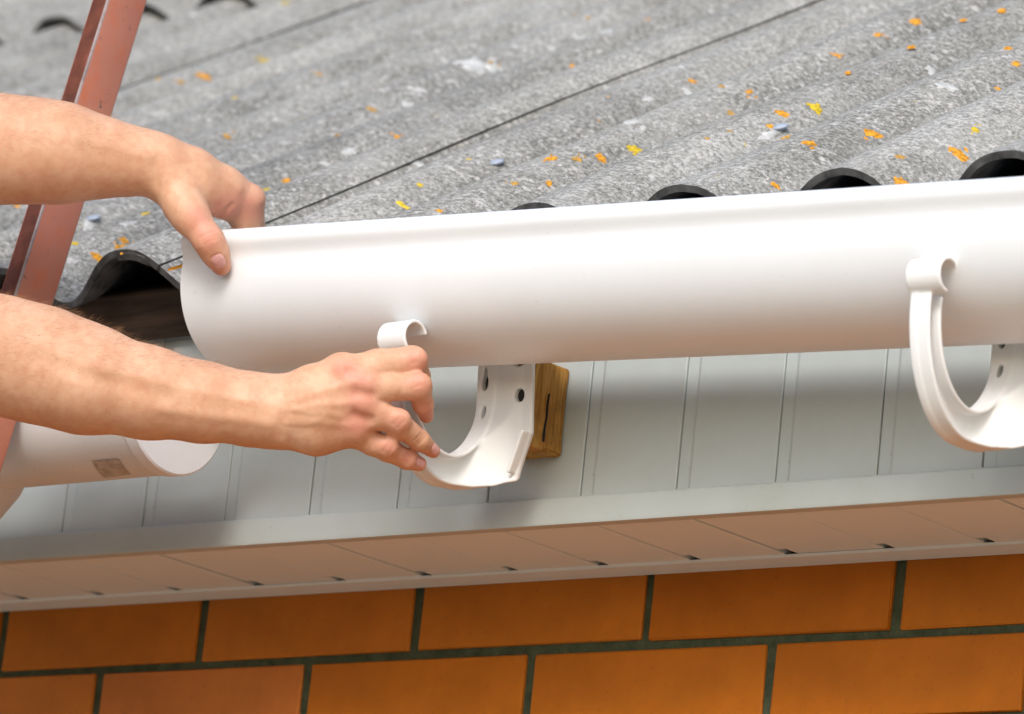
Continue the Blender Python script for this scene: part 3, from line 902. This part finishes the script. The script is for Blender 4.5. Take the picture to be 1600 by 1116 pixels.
# ------------------------------------------------------------------ ladder
lad = thing('ladder', 'red painted steel ladder leaning against the eaves at the left', 'ladder', (-1.25, -0.9, -2.6))
_a = at(32, 645, 1, -0.19); _b = at(232, 0, 0, _a[0])   # rear right edge of the near rail
tl = math.atan2(_b[1] - _a[1], _b[2] - _a[2])
up = np.array([0, math.sin(tl), math.cos(tl)]); fw = np.array([0, math.cos(tl), -math.sin(tl)])
P0 = _a - fw * 0.046                              # front right edge
def rail(x1):
    b = bmesh.new()
    # channel section open to the left: (x, depth) loop
    sec = [(-0.020, 0.0), (0.0, 0.0), (0.0, 0.046), (-0.020, 0.046), (-0.020, 0.042), (-0.004, 0.042), (-0.004, 0.004), (-0.020, 0.004)]
    prof = []
    for s in (-2.72, 0.95):
        prof.append([tuple(np.array([x1 + a, P0[1], P0[2]]) + fw * d + up * s) for a, d in sec])
    V, F = sweep(prof)
    vs = [b.verts.new(v) for v in V]
    for f in F: b.faces.new([vs[i] for i in f])
    bmesh.ops.recalc_face_normals(b, faces=b.faces[:])
    es = [e for e in b.edges if abs((e.verts[0].co - e.verts[1].co).length - 3.67) < 0.05]
    bmesh.ops.bevel(b, geom=es, offset=0.0028, segments=3, profile=0.5, affect='EDGES')
    es = [e for e in b.edges if (e.verts[0].co - e.verts[1].co).length > 3.0]
    bmesh.ops.subdivide_edges(b, edges=es, cuts=160)
    ro = under(bm_obj('rail', b, M['red'], None, True, 40), lad)
    ro.data.materials.append(M['rust_shade'])               # rusty front flange, darkened in colour for the side away from light
    ro.data.materials.append(M['worn'])               # paint rubbed off the corner
    for p in ro.data.polygons:
        if p.normal.y < -0.8 and p.center[1] < P0[1] + 0.9 and (Vector(p.center) - Vector(P0)).dot(Vector(fw)) < 0.003: p.material_index = 1
        elif p.normal.y < -0.25 and p.normal.x > 0.2: p.material_index = 2
    return ro
rail(P0[0]); rail(P0[0] - 0.40)
for k in range(12):
    s = 0.235 - 0.30 * (k - 1)
    if s < -2.6: break
    c = np.array([0, P0[1], P0[2]]) + fw * 0.023 + up * s
    rings = []
    for x in (P0[0] - 0.399, P0[0] - 0.0045):
        rings.append([(x, *(c[1:] + 0.012 * (fw[1:] * math.cos(a) + up[1:] * math.sin(a)))) for a in np.linspace(0, 2 * math.pi, 20, endpoint=False)])
    V, F = sweep(rings)
    under(mesh_obj('rung', V, F, M['red'], None, True, 40), lad)

# ------------------------------------------------------------------ person
person = thing('person', 'person in a dark shirt whose bare forearms lift the white gutter and grip a bracket', 'person', (-1.2, -0.6, -1.3))
PXM = 4.1 / FPX
def chain(fd, nodes, k=0.008):
    for a, b in zip(nodes[:-1], nodes[1:]):
        fd.cone(PC(*a[:3]), a[3] * a[2] / FPX, PC(*b[:3]), b[3] * b[2] / FPX, k)
def extents(nodes, pad):
    P = np.array([PC(*n[:3]) for n in nodes]); r = np.array([n[3] * n[2] / FPX for n in nodes])[:, None]
    return (P - r).min(0) - pad, (P + r).max(0) + pad

# ---- left arm: thumb in front of the gutter lip, fingers inside
D = 4.158
LA = dict(
 arm=[(-290, 205, D - .02, 74), (-130, 222, D - .015, 88), (0, 233, D - .008, 82), (60, 236, D - .004, 78), (105, 240, D, 73), (165, 247, D + .002, 58), (215, 253, D + .004, 48), (247, 259, D + .006, 44)],
 m1=[(238, 246, D + .004, 35), (300, 263, D + .012, 29), (350, 289, D + .020, 26), (391, 311, D + .030, 23)],
 m2=[(245, 258, D + .020, 32), (340, 290, D + .038, 24), (392, 318, D + .050, 21)],
 m3=[(245, 262, D + .030, 30), (330, 296, D + .052, 22), (386, 324, D + .068, 19)],
 m4=[(245, 264, D + .036, 26), (320, 300, D + .064, 20), (376, 330, D + .084, 17)],
 web=[(272, 292, D + .004, 34), (310, 306, D + .010, 28), (348, 316, D + .022, 19)],
 thumb=[(262, 278, D - .002, 32), (288, 322, D - .012, 29.5), (300, 341, D - .016, 26), (326, 376, D - .022, 21.5), (337, 397, D - .019, 18.5), (346, 416, D - .013, 15)],
 i=[(390, 312, D + .030, 23.5), (390, 350, D + .038, 21), (388, 392, D + .036, 16), (378, 424, D + .028, 13)],
 mi=[(392, 318, D + .050, 21), (396, 360, D + .058, 18), (394, 405, D + .054, 15), (386, 436, D + .046, 13)],
 ri=[(386, 324, D + .068, 19), (392, 364, D + .076, 16), (392, 405, D + .072, 14), (386, 430, D + .064, 12)],
 pi=[(376, 330, D + .084, 17), (382, 364, D + .090, 14), (382, 396, D + .086, 12), (378, 414, D + .080, 10)])
allp = [n for c_ in LA.values() for n in c_]
lo, hi = extents(allp, 0.006)
fl = Field(lo, hi, 0.00095)
chain(fl, LA['arm'], 0.012)
# ulnar side gives the wrist its flat section
chain(fl, [(120, 246, D + .018, 62), (200, 256, D + .022, 42), (247, 262, D + .028, 36)], 0.012)
for key, k in (('m1', .010), ('m2', .009), ('m3', .009), ('m4', .008)): chain(fl, LA[key], k)
chain(fl, LA['web'], 0.012)
chain(fl, [(256, 262, D + .004, 38), (305, 282, D + .010, 31), (345, 300, D + .022, 24)], 0.014)
chain(fl, LA['thumb'], 0.009)
for key in ('i', 'mi', 'ri', 'pi'): chain(fl, LA[key], 0.0035)
fl.cone(PC(350, 312, D + .026), 0.0125, PC(378, 336, D + .036), 0.0115, 0.012)       # index knuckle
fl.ell(PC(326, 375, D - .028), (0.009, 0.007, 0.009), 0.006)        # thumb joint
def crease(fd, uvs, w=0.0016, amp=0.0011):
    fd.bump([fd.surf(u, v) for u, v in uvs], w, amp)
# creases, tendon and folds
crease(fl, [(318, 300), (328, 312), (333, 326)], 0.0050, 0.0009)
crease(fl, [(362, 320), (353, 329), (342, 339)], 0.0020, 0.0020)
for dv in (-5, 0, 5): crease(fl, [(316 + dv * .5, 377 + dv), (326 + dv * .6, 371 + dv), (338 + dv * .6, 367 + dv)], 0.0012, 0.0005)
crease(fl, [(246, 290), (243, 270), (240, 250)], 0.004, 0.0010)
crease(fl, [(262, 235), (310, 258), (375, 296)], 0.0035, -0.0010)
crease(fl, [(120, 215), (190, 232), (235, 246)], 0.005, -0.0012)

# ---- right arm: hand closed round the bracket arm
E_ = 3.983
RA = dict(
 arm=[(-260, 492, E_ - .02, 80), (-130, 528, E_ - .012, 95), (0, 555, E_ - .004, 89), (66, 571, E_, 88), (133, 592, E_, 83), (232, 614, E_ + .002, 69), (315, 629, E_ + .004, 59), (395, 641, E_ + .004, 53), (440, 645, E_ + .002, 49)],
 m1=[(430, 628, E_ + .004, 37), (490, 607, E_ - .004, 34), (540, 588, E_ - .008, 31)],
 m2=[(430, 640, E_ - .002, 40), (500, 625, E_ - .010, 34), (556, 607, E_ - .011, 26)],
 m3=[(430, 653, E_ - .002, 40), (500, 646, E_ - .008, 35), (558, 636, E_ - .008, 26)],
 m4=[(430, 660, E_ + .004, 36), (495, 672, E_ + .000, 37), (552, 673, E_ + .000, 27)],
 i=[(540, 588, E_ - .008, 30), (590, 573, E_ - .004, 27), (644, 565, E_ + .006, 24), (655, 588, E_ + .030, 17), (645, 606, E_ + .046, 14)],
 mi=[(556, 607, E_ - .011, 25), (605, 605, E_ - .010, 22), (654, 606, E_ - .002, 20), (661, 632, E_ + .010, 16), (666, 650, E_ + .022, 11.5)],
 ri=[(558, 636, E_ - .008, 25), (592, 648, E_ - .009, 22), (622, 662, E_ - .004, 20), (655, 688, E_ + .014, 16.5), (677, 705, E_ + .028, 11)],
 pi=[(552, 673, E_ + .000, 25), (582, 691, E_ + .004, 20.5), (606, 703, E_ + .008, 18.5), (636, 718, E_ + .020, 15.5), (655, 725, E_ + .028, 11.5)],
 th=[(440, 640, E_ + .020, 36), (500, 622, E_ + .034, 30), (560, 612, E_ + .048, 24), (605, 606, E_ + .056, 20), (640, 612, E_ + .056, 15)])
allp = [n for c_ in RA.values() for n in c_]
lo, hi = extents(allp, 0.006)
fr = Field(lo, hi, 0.00095)
chain(fr, RA['arm'], 0.012)
chain(fr, [(120, 585, E_ + .022, 62), (250, 612, E_ + .020, 52), (430, 640, E_ + .014, 42)], 0.012)
for key, k in (('m1', .010), ('m2', .010), ('m3', .010), ('m4', .010), ('th', .010)): chain(fr, RA[key], k)
for key in ('i', 'mi', 'ri', 'pi'): chain(fr, RA[key], 0.0032)
for u, v, d in ((566, 598, -.022), (566, 631, -.021), (556, 667, -.014), (530, 572, -.016)):
    fr.ell(PC(u, v, E_ + d + .003), (0.0095, 0.0075, 0.0085), 0.012)
for u, v, d in ((650, 560, -.003), (655, 598, -.008), (624, 654, -.012), (605, 697, -.002)):
    fr.ell(PC(u, v, E_ + d), (0.0085, 0.0065, 0.0075), 0.006)
def rc(uvs, w=0.0016, amp=0.0011): crease(fr, uvs, w, amp)
# extensor tendons and veins on the back of the hand
rc([(452, 628), (500, 612), (552, 597)], 0.0036, -0.0008)
rc([(450, 640), (500, 634), (552, 630)], 0.0036, -0.0008)
rc([(455, 655), (500, 660), (545, 666)], 0.0036, -0.0007)
rc([(460, 640), (485, 646), (512, 644), (530, 652)], 0.0026, -0.0006)
rc([(448, 662), (478, 664), (506, 652)], 0.0026, -0.0005)
# hollows between the knuckles
rc([(560, 614), (580, 618)], 0.0045, 0.0020)
rc([(556, 649), (578, 656)], 0.0045, 0.0020)
rc([(545, 580), (570, 588)], 0.0040, 0.0014)
# wrinkles over the finger joints
for (u, v, ax, ay) in ((646, 560, .2, 1), (653, 596, .2, 1), (623, 660, .75, -.8), (606, 702, .6, -.85), (656, 686, .7, -.7), (636, 716, .5, -.85)):
    for s in (-4.5, 0, 4.5):
        q = math.hypot(ax, ay); tx, ty = ax / q, ay / q
        nx_, ny_ = -ty, tx
        rc([(u + nx_ * s - tx * 8, v + ny_ * s - ty * 8), (u + nx_ * s, v + ny_ * s), (u + nx_ * s + tx * 8, v + ny_ * s + ty * 8)], 0.0011, 0.0007)
rc([(438, 606), (444, 640), (440, 680)], 0.005, 0.0010)
rc([(60, 560), (160, 596), (260, 618)], 0.007, 0.0014)
rc([(150, 570), (280, 604), (400, 628)], 0.005, -0.0009)
rc([(250, 640), (340, 652), (420, 662)], 0.005, -0.0010)

def nail(fd, u, v, du, dv, wl, ww, name='fingernail'):
    """nail plate that follows the fingertip; (du,dv) = finger direction in the picture plane"""
    c = fd.surf(u, v); n = fd.grad(c)
    t = np.array([du, 0, -dv], float); t -= n * (t @ n); t /= np.linalg.norm(t)
    b = np.cross(n, t)
    V = []; F = []; nu, nv = 10, 8
    for j in range(nv + 1):
        for i in range(nu + 1):
            a, q = i / nu * 2 - 1, j / nv * 2 - 1
            # superellipse outline
            r = max(abs(a), abs(q)); L = (abs(a) ** 3 + abs(q) ** 3) ** (1 / 3) + 1e-9
            a2, q2 = a * r / L, q * r / L
            p = c + t * a2 * wl + b * q2 * ww
            for _ in range(5):
                g_ = fd.grad(p); p = p - g_ * np.clip(fd.val(p), -0.003, 0.003) * 0.8
            p = p + fd.grad(p) * (0.00050 * (1 - 0.8 * r ** 4) + (0.0003 if a > 0.8 else 0))
            V.append(p)
    for j in range(nv):
        for i in range(nu):
            F.append((j * (nu + 1) + i, j * (nu + 1) + i + 1, (j + 1) * (nu + 1) + i + 1, (j + 1) * (nu + 1) + i))
    W_ = c2w(np.array(V))
    rim = [np.array(V[j * (nu + 1)]) for j in range(nv + 1)]
    rim = [V[j * (nu + 1) + nu] for j in range(nv, -1, -1)][:1] + [V[nv * (nu + 1) + i] for i in range(nu, -1, -1)] + [V[j * (nu + 1)] for j in range(nv, -1, -1)] + [V[i] for i in range(nu + 1)]
    fd.bump(rim, 0.0010, 0.0007)
    return under(mesh_obj(name, W_, F, M['nail'], None, True), person)
nail(fl, 342, 409, 0.42, 0.9, 0.0070, 0.0060)
nail(fr, 680, 702, 0.8, 0.6, 0.0050, 0.0042)
nail(fr, 657, 723, 0.95, 0.3, 0.0046, 0.0040)

Vl, Ql = surface_nets(fl.F, fl.o, fl.h)
Vr, Qr = surface_nets(fr.F, fr.o, fr.h)
Wl, Wr = c2w(Vl), c2w(Vr)

# ---- rest of the body, out of the frame to the left
def body_field():
    f = Field((-1.75, -1.25, -1.45), (-0.80, -0.15, 0.60), 0.0085)
    return f
el_l = c2w(PC(-270, 208, D - .02)); el_r = c2w(PC(-245, 497, E_ - .02))
chest = np.array([-1.36, -0.72, 0.02])
facing = np.array([0.62, 0.78, 0.0]); side = np.array([0.78, -0.62, 0.0])     # side = person's right
sh_l = chest + np.array([0, 0, 0.12]) - side * 0.185
sh_r = chest + np.array([0, 0, 0.10]) + side * 0.185
hips = chest + np.array([-0.02, -0.02, -0.50])
fb = body_field()
fb.cone(sh_l, 0.062, el_l, 0.043, 0.03); fb.cone(sh_r, 0.062, el_r, 0.046, 0.03)
fb.cone(chest + [0, 0, .10], 0.10, chest + [0, 0, .24], 0.056, 0.05)
hd = chest + np.array([0, 0, 0.345]) + facing * 0.03
fb.ell(hd, (0.078, 0.086, 0.115), 0.03)
fb.ell(hd + facing * 0.035 - np.array([0, 0, 0.055]), (0.055, 0.055, 0.058), 0.03)
fb.cone(hd + facing * 0.092 + [0, 0, 0.012], 0.010, hd + facing * 0.112 - np.array([0, 0, 0.022]), 0.014, 0.012)
for s in (-1, 1):
    fb.ell(hd + side * s * 0.080 + [0, 0, -0.005], (0.014, 0.014, 0.030), 0.008)
    fb.bump([hd + facing * 0.092 + side * s * 0.032 + [0, 0, 0.014]], 0.016, 0.010)
fb.bump([hd + facing * 0.094 - side * 0.022 - np.array([0, 0, 0.060]), hd + facing * 0.094 + side * 0.022 - np.array([0, 0, 0.060])], 0.008, 0.006)
fb.cone(chest, 0.12, hips, 0.12, 0.05)
for s in (-1, 1):
    kn = hips + side * s * 0.10 + facing * 0.08 + [0, 0, -0.42]; 
    fb.cone(hips + side * s * 0.085, 0.085, kn, 0.058, 0.03)
    fb.cone(kn, 0.055, kn + facing * 0.02 + [0, 0, -0.42], 0.040, 0.03)
Vb, Qb = surface_nets(fb.F, fb.o, fb.h)
nl, nr = len(Wl), len(Wr)
VV = np.concatenate([Wl, Wr, Vb]); QQ = np.concatenate([Ql, Qr + nl, Qb + nl + nr])
body = under(mesh_obj('body', VV, QQ, M['skin'], None, True), person)
# flushed knuckles and fingertips
spots = []
for (u, v, r_) in ((566, 598, .013), (566, 631, .013), (556, 667, .013), (535, 575, .010), (650, 560, .012), (656, 598, .012), (624, 658, .011), (606, 700, .011), (636, 715, .010), (668, 652, .010), (683, 705, .009), (662, 726, .009), (661, 640, .010)):
    spots.append((fr.surf(u, v), r_))
sl_ = []
for (u, v, r_) in ((400, 325, .014), (326, 374, .013), (343, 420, .013), (345, 330, .015), (310, 340, .012), (365, 320, .012)):
    sl_.append((fl.surf(u, v), r_))
fa = np.zeros(len(VV), np.float32)
for p, r_ in spots: fa[nl:nl + nr] += np.exp(-((Vr - p) ** 2).sum(1) / (r_ * r_)).astype(np.float32)
for p, r_ in sl_: fa[:nl] += np.exp(-((Vl - p) ** 2).sum(1) / (r_ * r_)).astype(np.float32)
att = body.data.attributes.new('flush', 'FLOAT', 'POINT')
att.data.foreach_set('value', np.clip(fa, 0, 1))

def cloth_obj(name, build, mat, h=0.009):
    f = Field((-1.75, -1.25, -1.45), (-0.80, -0.15, 0.60), h)
    build(f)
    ph = np.sin(f.ax[0][:, None, None] * 60 + 9 * np.sin(f.ax[2][None, None, :] * 17)) * np.sin(f.ax[2][None, None, :] * 45 + 5 * f.ax[1][None, :, None] * 9)
    f.F += (0.0025 * ph).astype(np.float32)
    V, Q = surface_nets(f.F, f.o, f.h)
    return under(mesh_obj(name, V, Q, mat, None, True), person)
def shirt(f):
    for sh, el in ((sh_l, el_l), (sh_r, el_r)):
        f.cone(sh, 0.082, sh + (el - sh) * 0.62, 0.066, 0.05)
    f.cone(chest + [0, 0, .07], 0.125, hips, 0.135, 0.08)
    f.cone(chest + side * 0.07 + [0, 0, .05], 0.11, chest - side * 0.07 + [0, 0, .05], 0.11, 0.08)
cloth_obj('t_shirt', shirt, M['cloth'])
def trousers(f):
    for s in (-1, 1):
        kn = hips + side * s * 0.10 + facing * 0.08 + [0, 0, -0.42]
        f.cone(hips + side * s * 0.08 + [0, 0, -0.06], 0.100, kn, 0.076, 0.04)
        f.cone(kn, 0.074, kn + facing * 0.02 + [0, 0, -0.40], 0.060, 0.03)
    f.cone(hips + side * 0.06, 0.105, hips - side * 0.06, 0.105, 0.05)
cloth_obj('trousers', trousers, M['denim'])
def hair(f):
    f.ell(hd + np.array([0, 0, 0.030]) - facing * 0.018, (0.086, 0.094, 0.105), 0.01)
    f.bump([hd + facing * 0.12 - np.array([0, 0, 0.03])], 0.075, 0.06)
cloth_obj('hair', hair, M['hair'])
def boots(f):
    for s in (-1, 1):
        an = hips + side * s * 0.10 + facing * 0.10 + [0, 0, -0.84]
        f.cone(an + [0, 0, .05], 0.052, an - np.array([0, 0, .02]), 0.048, 0.02)
        f.cone(an - np.array([0, 0, .035]) - facing * 0.02, 0.040, an + facing * 0.15 - np.array([0, 0, .045]), 0.034, 0.02)
cloth_obj('boots', boots, M['boot'])

# ---- fine forearm hair
V = []; F = []
def hairs(Vc, Wc, n, umin, umax, seed):
    r = np.random.default_rng(seed)
    us = 800 + Vc[:, 0] / Vc[:, 1] * FPX
    ok = np.nonzero((us > umin) & (us < umax))[0]
    sel = r.choice(ok, n)
    ctr = Wc[ok].mean(0)
    axis = RC[:, 0]
    for i in sel:
        p = Wc[i]
        rel = p - ctr; rel = rel - axis * (rel @ axis)
        nrm = rel / (np.linalg.norm(rel) + 1e-9)
        if nrm[2] < -0.25: continue
        d = 0.45 * nrm + axis * r.uniform(0.5, 1.1) + np.array([0, 0, -0.35]) * r.uniform(0, 1) + r.normal(0, .18, 3)
        d /= np.linalg.norm(d); L = r.uniform(0.005, 0.011)
        w = np.cross(d, RC[:, 1]); w /= np.linalg.norm(w) + 1e-9; w *= 0.00005
        q = p + d * L * 0.55; e = q + (d + axis * 0.5 + np.array([0, 0, -.3])) * L * 0.4
        b0 = len(V)
        V.extend([tuple(p - w), tuple(p + w), tuple(q + w * .8), tuple(q - w * .8), tuple(e)])
        F.extend([(b0, b0 + 1, b0 + 2, b0 + 3), (b0 + 3, b0 + 2, b0 + 4)])
hairs(Vl, Wl, 1500, -60, 230, 1); hairs(Vr, Wr, 2600, -60, 420, 2)
M['armhair'] = mat_simple('fine_arm_hair', (0.34, 0.18, 0.09), 0.6, 0.3)
ah = under(mesh_obj('arm_hair', V, F, M['armhair'], None), person); ah['kind'] = 'stuff'
